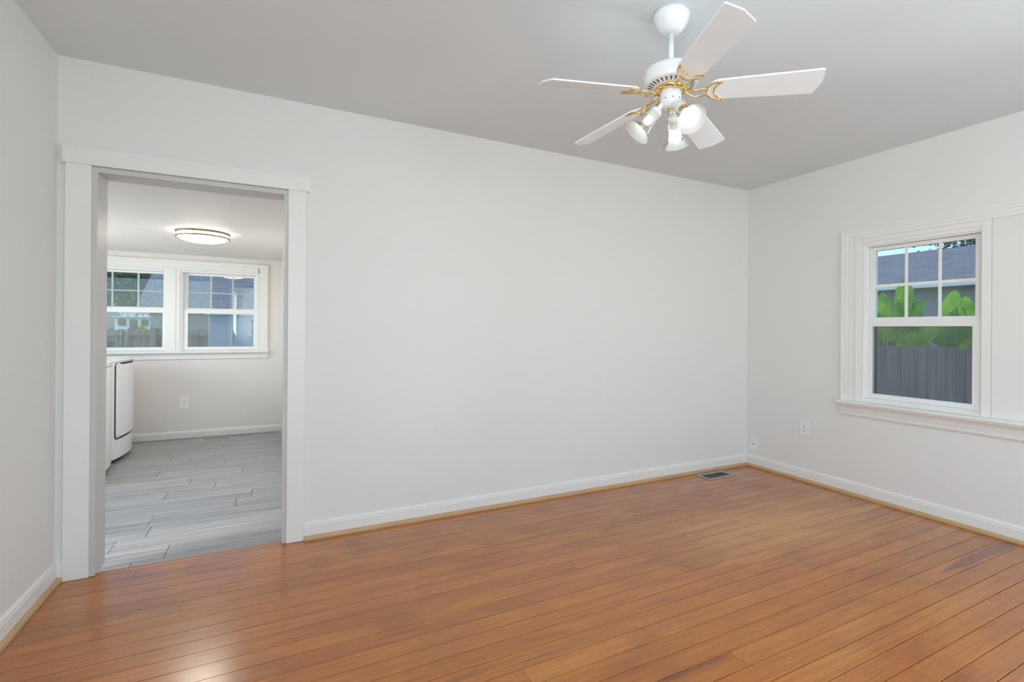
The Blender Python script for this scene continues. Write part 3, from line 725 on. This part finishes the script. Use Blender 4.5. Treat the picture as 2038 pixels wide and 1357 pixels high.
for k in range(3):
    a = math.radians(255+120*k); px, py = lx+.196*math.cos(a), ly+.196*math.sin(a)
    q = MB(t); q.tube([(px, py, LC-.010), (px, py, LC-.060)], .003, 8); q.sphere((px, py, LC-.062), .0045, 8); q.build('post', M['nickel'], lamp)

# ------------------------------------------------------------------ dryer and washer (fronts face +x)
def appliance(name, y0, y1, zt, label, kind):
    r = empty(name, (-5.5, (y0+y1)/2, LF), label, kind); t = loc_mb(r)
    xb, xe, bulge = -5.90, -5.162, .045; z0 = LF+.045
    def front(y): f = (2*(y-y0)/(y1-y0)-1); return xe+bulge*(1-f*f)
    ys = [y0+(y1-y0)*(1-math.cos(PI*i/20))/2 for i in range(21)]; cr = .012
    def outline(ins):
        pts = [(xb+ins, y1-ins), (xb+ins, y0+ins)]
        for y in ys: yy_ = min(max(y, y0+ins), y1-ins); pts.append((front(yy_)-ins-(cr if y in (y0, y1) else 0), yy_))
        return pts
    ring = lambda ins, z: [(x, y, z) for x, y in outline(ins)]
    MB(t).rings([ring(0, z0), ring(0, zt-.03)], True, True, True, False).build('body', M['appl'], r)
    q = MB(t); q.rings([ring(.0, zt-.03), ring(-.004, zt-.026), ring(-.006, zt-.016), ring(-.002, zt-.006), ring(.010, zt-.001), ring(.03, zt)], True, True, True, True)
    q.build('top', M['appl'], r)
    MB(t).rings([ring(.045, LF+.001), ring(.035, z0)], True, True, True, False).build('kick_plate', M['black'], r)
    if kind == 'dryer':
        da, db, za, zb = y0+.055, y1-.03, LF+.235, zt-.040
        def door(da, db, za, zb, d0, d1, ins):
            n_ = 16; loops = []
            for d, k in ((d0, 0), (d1-.004, 0), (d1, ins)):
                a_, b_, c_, e_ = da+k, db-k, za+k, zb-k; rr = .03; lp = []
                for cy_, cz_, s0 in ((b_-rr, e_-rr, 0), (a_+rr, e_-rr, 90), (a_+rr, c_+rr, 180), (b_-rr, c_+rr, 270)):
                    for j in range(7):
                        th = math.radians(s0+15*j); yy_ = cy_+rr*math.cos(th); lp.append((front(yy_)+d, yy_, cz_+rr*math.sin(th)))
                loops.append(lp)
            return loops
        q = MB(t); L3 = door(da-.022, db+.004, za-.014, zb+.006, -.004, .0015, .001)
        def fill(q, lp):
            # strips across y so the face follows the curved front
            n_ = len(lp)//2
            vs_ = lp
            c = [sum(p[i] for p in vs_)/len(vs_) for i in range(3)]
            up_ = sorted([p for p in vs_ if p[2] >= c[2]], key=lambda p: p[1]); lo_ = sorted([p for p in vs_ if p[2] < c[2]], key=lambda p: p[1])
            import bisect
            N_ = 24; ymin, ymax = min(p[1] for p in vs_), max(p[1] for p in vs_)
            def interp(L, y):
                for a_, b_ in zip(L[:-1], L[1:]):
                    if a_[1] <= y <= b_[1] and b_[1] > a_[1]: f = (y-a_[1])/(b_[1]-a_[1]); return a_[2]+(b_[2]-a_[2])*f
                return L[0][2] if y < L[0][1] else L[-1][2]
            off = vs_[0][0]-front(vs_[0][1])
            R1 = [(front(y)+off, y, interp(up_, y)) for y in [ymin+(ymax-ymin)*i/N_ for i in range(N_+1)]]
            R2 = [(front(y)+off, y, interp(lo_, y)) for y in [ymin+(ymax-ymin)*i/N_ for i in range(N_+1)]]
            q.rings([R1, R2], False)
        q.rings(L3, True); fill(q, L3[-1]); gap = q.build('door_gap', M['black'], r)
        q = MB(t); L3 = door(da, db, za, zb, 0, .012, .012); q.rings(L3, True); fill(q, L3[-1]); d = q.build('door', M['appl'], r)
        q = MB(t); L3 = door(da+.06, db-.05, za+.075, zb-.07, .010, .0135, .015); q.rings(L3, True); fill(q, L3[-1]); q.build('door_panel', M['appl'], d)
    else:
        q = MB(t); q.box((xb+.2, y0+.05, zt-.002), (xe-.01, y1-.05, zt+.012), .008); q.build('lid', M['appl'], r)
        q = MB(t); q.rings([[(front(y)+.001, y, zt-.052) for y in ys], [(front(y)+.002, y, zt-.047) for y in ys]], False); q.build('panel_seam', M['black'], r)
    q = MB(t); q.box((xb, y0+.03, zt-.005), (xb+.10, y1-.03, zt+.09), .02); q.build('control_console', M['appl'], r)
    return r
appliance('clothes_dryer', 2.665, 3.372, .912, 'white front-opening clothes dryer under the laundry windows', 'dryer')
appliance('washing_machine', 1.945, 2.650, .915, 'white washing machine half hidden by the doorway jamb', 'washing machine')

# ------------------------------------------------------------------ outdoors
GZ = -.65
b = MB().box((-40, -12, GZ-.3), (45, 60, GZ)); go = b.build('ground', M['grass']); tag(go, 'green lawn around the house', 'ground', kind='structure')

def fence(name, axis, pos, a, c, ztop, pw, side, label, dog, p0=.3):
    r = empty(name, (pos, a, GZ) if axis == 'y' else (a, pos, GZ), label, 'fence'); t = loc_mb(r)
    fx = (lambda u, v, w_: (pos+w_, u, v)) if axis == 'y' else (lambda u, v, w_: (u, pos+w_, v))
    L = Vector(r.location); t = lambda u, v, w_: tuple(Vector(fx(u, v, w_))-L)
    q = MB(t); u = a
    while u < c:
        h = ztop+random.uniform(-.012, .012); g = .004; rv = random.random()
        pts = [(u+g, GZ), (u+pw-g, GZ), (u+pw-g, h-.03), (u+pw-g-.025, h), (u+g+.025, h), (u+g, h-.03)] if dog else [(u+g, GZ), (u+pw-g, GZ), (u+pw-g, h), (u+g, h)]
        q.rings([[(x, z_, 0) for x, z_ in pts], [(x, z_, .018) for x, z_ in pts]], True, True, True, False, rv); u += pw
    q.build('pickets', M['fence'], r)
    q = MB(t)
    for zz in (ztop-.085, GZ+.9, GZ+.25): q.box((a, zz-.04, side*.02-.02 if side < 0 else .018), (c, zz+.04, (-.002 if side < 0 else .058)), r=.5)
    q.build('rails', M['fence'], r)
    u = a+p0
    while u < c: MB(t).box((u, GZ, -.10 if side < 0 else .018), (u+.09, ztop+.03, -.002 if side < 0 else .10), r=.3).build('post', M['fence'], r); u += 2.4
    return r
fence('wooden_fence', 'y', 3.6, -3.0, 4.2, 1.03, .100, 1, 'grey weathered board fence outside the right window', False)
fence('wooden_fence', 'x', 8.8, -9.6, -2.6, 1.172, .140, -1, 'grey dog-eared picket fence outside the laundry windows', True, 1.22)

def siding(q, axis, pos, a, c, z0, z1, sgn, exp=.115):
    z = z0
    while z < z1:
        zt = min(z+exp, z1)
        if axis == 'y': q.prism([(pos, z), (pos+sgn*.018, z), (pos+sgn*.004, zt), (pos, zt)], 'y', a, c)
        else: q.rings([[(x, pos, z), (x, pos+sgn*.018, z), (x, pos+sgn*.004, zt), (x, pos, zt)] for x in (a, c)], True, True, True, False)
        z += exp
def roof(r, t, pts, thick, name='roof', m='shingle'):
    q = MB(t); q.use(M[m]); uv = None
    lo = [tuple(Vector(p)-Vector((0, 0, thick))) for p in pts]
    q.rings([lo, pts], True, True, True, False); o = q.build(name, None, r)
    me = o.data; ul = me.uv_layers.new(name='UVMap'); e1 = (Vector(pts[1])-Vector(pts[0])).normalized(); nn = e1.cross(Vector(pts[3])-Vector(pts[0])).normalized(); e2 = nn.cross(e1)
    for lp in me.loops:
        v = me.vertices[lp.vertex_index].co; ul.data[lp.index].uv = (v.dot(e1), v.dot(e2))
    return o
nh = empty('neighbor_house', (8.9, 2, GZ), 'low grey-sided house with shingle roof behind the right window fence', 'house'); t = loc_mb(nh)
q = MB(t); siding(q, 'y', 8.9, -6, 11, GZ, 2.2, -1); q.build('siding', M['siding'], nh)
MB(t).box((8.95, -6, GZ), (16.5, 11, 2.2)).build('walls', M['siding'], nh)
roof(nh, t, [(8.5, -6.3, 2.30), (8.5, 11.3, 2.30), (12.5, 11.3, 3.53), (12.5, -6.3, 3.53)], .08)
roof(nh, t, [(16.5, 11.3, 2.30), (16.5, -6.3, 2.30), (12.5, -6.3, 3.53), (12.5, 11.3, 3.53)], .08)
MB(t).box((8.42, -6.3, 2.17), (8.52, 11.3, 2.29), .01).build('gutter', M['gutter'], nh)
MB(t).box((8.5, -6.3, 2.18), (8.9, 11.3, 2.20)).build('soffit', M['soffit'], nh)

gh = empty('garage', (-5, 19.5, GZ), 'grey-sided garage with steep shingle roof beyond the laundry fence', 'garage'); t = loc_mb(gh)
q = MB(t); siding(q, 'x', 19.4, -12, 4, GZ, 1.9, -1); q.build('siding', M['siding'], gh)
MB(t).box((-12, 19.45, GZ), (4, 27, 1.75)).build('walls', M['siding'], gh)
roof(gh, t, [(-8.30, 19.0, 1.88), (4.4, 19.0, 1.88), (4.4, 28.0, 6.9), (-8.30, 28.0, 6.9)], .1)
MB(t).box((-8.3, 18.92, 1.76), (4.4, 19.02, 1.87), .01).build('gutter', M['gutter'], gh)
MB(t).box((-8.3, 19.0, 1.74), (4.4, 19.4, 1.76)).build('soffit', M['soffit'], gh)

sd = empty('garden_shed', (-4, 8, GZ), 'pale panel-sided shed close outside the right laundry window', 'shed'); t = loc_mb(sd)
MB(t).box((-4.915, 7.5, GZ), (-2.9, 8.6, 1.44)).build('walls', M['shed'], sd)
MB(t).box((-4.95, 7.45, 1.44), (-2.85, 8.65, 1.475), .004).build('roof', M['gutter'], sd)
MB(t).box((-4.560, 7.488, GZ), (-4.540, 7.4995, 1.44)).build('corner_trim', M['gutter'], sd)
q = MB(t); q.box((-4.235, 7.485, 1.08), (-3.75, 7.4995, 1.37), .003); fw = q.build('window', M['bglass'], sd)
MB(t).box((-4.30, 7.45, 1.05), (-3.70, 7.4995, 1.08), .003).build('window_sill', M['gutter'], sd)

# boat with a white pilothouse
bt_ = empty('boat', (-7.65, 16, GZ), 'white boat with a small square pilothouse showing above the fence', 'boat'); t = loc_mb(bt_)
q = MB(t)
hull = []
for yv, hw, zb in ((15.2, .62, GZ+.35), (16.5, .75, GZ+.2), (18.0, .55, GZ+.35), (18.8, .06, GZ+.9)):
    hull.append([(-7.65-hw, yv, .75), (-7.65-hw*.9, yv, (zb+.75)/2), (-7.65, yv, zb), (-7.65+hw*.9, yv, (zb+.75)/2), (-7.65+hw, yv, .75)])
q.rings(hull, True, True, True); q.build('hull', M['boat'], bt_)
q = MB(t); q.box((-7.75, 16.2, GZ), (-7.55, 17.6, GZ+.3)); q.build('cradle', M['bark'], bt_)
MB(t).box((-8.07, 15.5, .75), (-7.215, 16.8, 1.50), .03).build('cabin', M['boat'], bt_)
MB(t).box((-8.13, 15.40, 1.495), (-7.155, 16.9, 1.525), .01).build('cabin_roof', M['boat'], bt_)
MB(t).box((-7.985, 15.485, 1.25), (-7.80, 15.52, 1.45), .012).build('cabin_window', M['bglass'], bt_)
MB(t).box((-7.44, 15.485, 1.24), (-7.26, 15.52, 1.44), .012).build('cabin_window', M['bglass'], bt_)
MB(t).box((-7.715, 15.485, .85), (-7.525, 15.51, 1.445), .01).build('cabin_door', M['bglass'], bt_)
q = MB(t)
for x in (-7.95, -7.62, -7.30): q.tube([(x, 15.6, 1.52), (x, 15.6, 1.63)], .012, 6)
q.tube([(-8.0, 15.6, 1.63), (-7.25, 15.6, 1.63)], .012, 6)
for x in (-7.88, -7.72, -7.5, -7.37): q.box((x-.05, 15.7, 1.525), (x+.05, 16.1, 1.60), .02)
q.build('roof_rack', M['boat'], bt_)

for x, zb, lb in ((-6.43, .86, 'longer white bead string hanging down the picket fence'), (-6.335, .93, 'shorter white bead string hanging down the picket fence')):
    q = MB(); z = 1.165
    while z > zb: q.sphere((x, 8.685, z), .009, 8); z -= .055
    q.tube([(x, 8.685, 1.17), (x, 8.685, zb)], .002, 5)
    q.tube([(x, 8.685, 1.165), (x, 8.79, 1.185)], .002, 5)
    tag(q.build('bead_string', M['beads']), lb, 'bead string', 'bead strings on the fence')

# leafy plants: every leaf its own part
def leaf(root, name, base, tip, width, facing, curl=.12, m='leaf'):
    base, tip = Vector(base), Vector(tip); L = Vector(root.location); d = tip-base; ln = d.length; d.normalize()
    f = Vector(facing).normalized(); s = d.cross(f).normalized(); f = s.cross(d).normalized()
    rings = []
    for i in range(13):
        u = i/12; hw = width/2*(math.sin(PI*min(1, u*.93+.05))**.62)*(1-.25*u) if 0 < u < 1 else .004
        c = base + d*ln*u + f*(-curl*ln*(u-.25)**2)
        wob = .012*math.sin(9*u+width*40)
        rings.append([tuple(c + s*(hw*k) + f*(.16*hw*(abs(k)**1.4) + wob*k) - L) for k in (-1, -.66, -.33, 0, .33, .66, 1)])
    o = MB().rings(rings, False).build(name, M[m], root)
    return o
def broad_plant(x, y, label, leaves):
    r = empty('broadleaf_plant', (x, y, GZ), label, 'plant', 'broad-leaved plants behind the fence')
    L = Vector(r.location); rr = random.Random(int(abs(y)*100))
    for (ly_, lz, wd, ht, lean) in leaves:
        lx_ = x + rr.uniform(-.07, .07)
        base = (lx_, ly_-lean*ht*.5, lz-ht/2); tip = (lx_+rr.uniform(-.08, .1), ly_+lean*ht*.5, lz+ht/2)
        leaf(r, 'leaf', base, tip, wd, (-1, rr.uniform(-.5, .2), .35), m=rr.choice(('leaf', 'leaf', 'leaf2')))
        q = MB(); mid = ((x+base[0])/2, (y+base[1])/2+.05, (GZ+base[2])/2+.2)
        q.tube([tuple(Vector(p)-L) for p in ((x, y, GZ), mid, base)], [.018, .014, .007], 7); q.build('stem', M['stem'], r)
    return r
# (y, z of centre, width, height, lean)
broad_plant(4.8, 1.15, 'left tall broad-leaved plant with a tower of bright green leaves',
   [(1.29, 1.64, .23, .40, .1), (1.40, 1.50, .16, .26, .3), (1.06, 1.80, .25, .48, -.1), (.98, 1.68, .26, .50, -.2), (.90, 1.52, .36, .36, -.55), (1.12, 1.55, .24, .40, .2),
    (1.35, 1.25, .50, .42, .2), (1.05, 1.22, .55, .44, -.2), (.80, 1.25, .46, .40, -.3), (1.2, 1.02, .5, .45, .1), (.9, 1.0, .5, .45, .2)])
broad_plant(4.9, .40, 'right broad-leaved plant with two rounded bright green leaves',
   [(.49, 1.62, .26, .44, -.12), (.32, 1.57, .21, .35, .12), (.13, 1.56, .16, .30, .1), (.42, 1.42, .28, .34, -.3),
    (.58, 1.22, .46, .42, .2), (.30, 1.20, .50, .42, -.2), (.10, 1.20, .44, .40, .1), (.45, 1.0, .5, .42, 0), (.15, .98, .5, .42, .1)])
sp = empty('young_plant', (-6.77, 12.0, GZ), 'small bright green sprig poking above the picket fence', 'plant'); L = Vector(sp.location)
q = MB(); q.tube([tuple(Vector(p)-L) for p in ((-6.77, 12, GZ), (-6.75, 12, .4), (-6.74, 12, 1.17))], [.02, .015, .008], 7); q.build('stem', M['stem'], sp)
for k in range(7):
    a = math.radians(15+k*25); leaf(sp, 'leaf', (-6.74, 12, 1.14), (-6.74+.11*math.cos(a), 12-.03, 1.14+.11*math.sin(a)), .05, (0, -1, .2))

def tree(x, y, zc, rx, ry, rz, n_, size, m, label, trunk_r=.2, seed=1):
    r = empty('tree', (x, y, GZ), label, 'tree'); L = Vector(r.location); rr = random.Random(seed)
    q = MB(); blobs = [(Vector((x, y, zc)), 1.0)] + [(Vector((x+rr.uniform(-.7, .7)*rx, y+rr.uniform(-.6, .6)*ry, zc+rr.uniform(-.6, .6)*rz)), rr.uniform(.35, .55)) for _ in range(14)]
    for i in range(n_):
        c, k = rr.choice(blobs[1:]) if rr.random() < .85 else blobs[0]
        v = Vector((rr.gauss(0, 1), rr.gauss(0, 1), rr.gauss(0, 1))).normalized()*(rr.random()**.35)
        p = c+Vector((v.x*rx*k, v.y*ry*k, v.z*rz*k)) - L
        e1 = Vector((rr.gauss(0, 1), rr.gauss(0, 1), rr.gauss(0, 1))).normalized(); e2 = e1.orthogonal().normalized()
        s = size*rr.uniform(.6, 1.3); rv = rr.random()
        vs_ = [q.bm.verts.new(p+o) for o in (-e1*s, e2*s*.5, e1*s, -e2*s*.5)]; q.face(vs_, False, rv)
    q.build('crown', M[m], r)
    q = MB(); q.tube([(0, 0, 0), (.1, 0, (zc-GZ)*.5), (0, .1, zc-GZ+rz*.4)], [trunk_r, trunk_r*.8, trunk_r*.3], 10)
    for k in range(6):
        a = k*1.05; q.tube([(.05, 0, (zc-GZ)*(.5+.05*k)), (rx*.5*math.cos(a), ry*.5*math.sin(a), zc-GZ+rz*.1*k-.2)], [trunk_r*.4, trunk_r*.1], 6)
    q.build('trunk', M['bark'], r)
    return r
tree(-10.6, 31, 3.8, 3.4, 2.2, 3.4, 14000, .13, 'crown', 'dense green tree left of the garage roof', seed=3)
tree(-17.5, 35, 3.8, 3.0, 2.2, 3.2, 6000, .15, 'crown', 'second green tree farther left behind the laundry window jamb', seed=5)
tree(20.5, 5.0, 6.0, 2.6, 2.9, 1.9, 5200, .12, 'crown2', 'shady tree with sky showing through above the neighbor roof', seed=8)
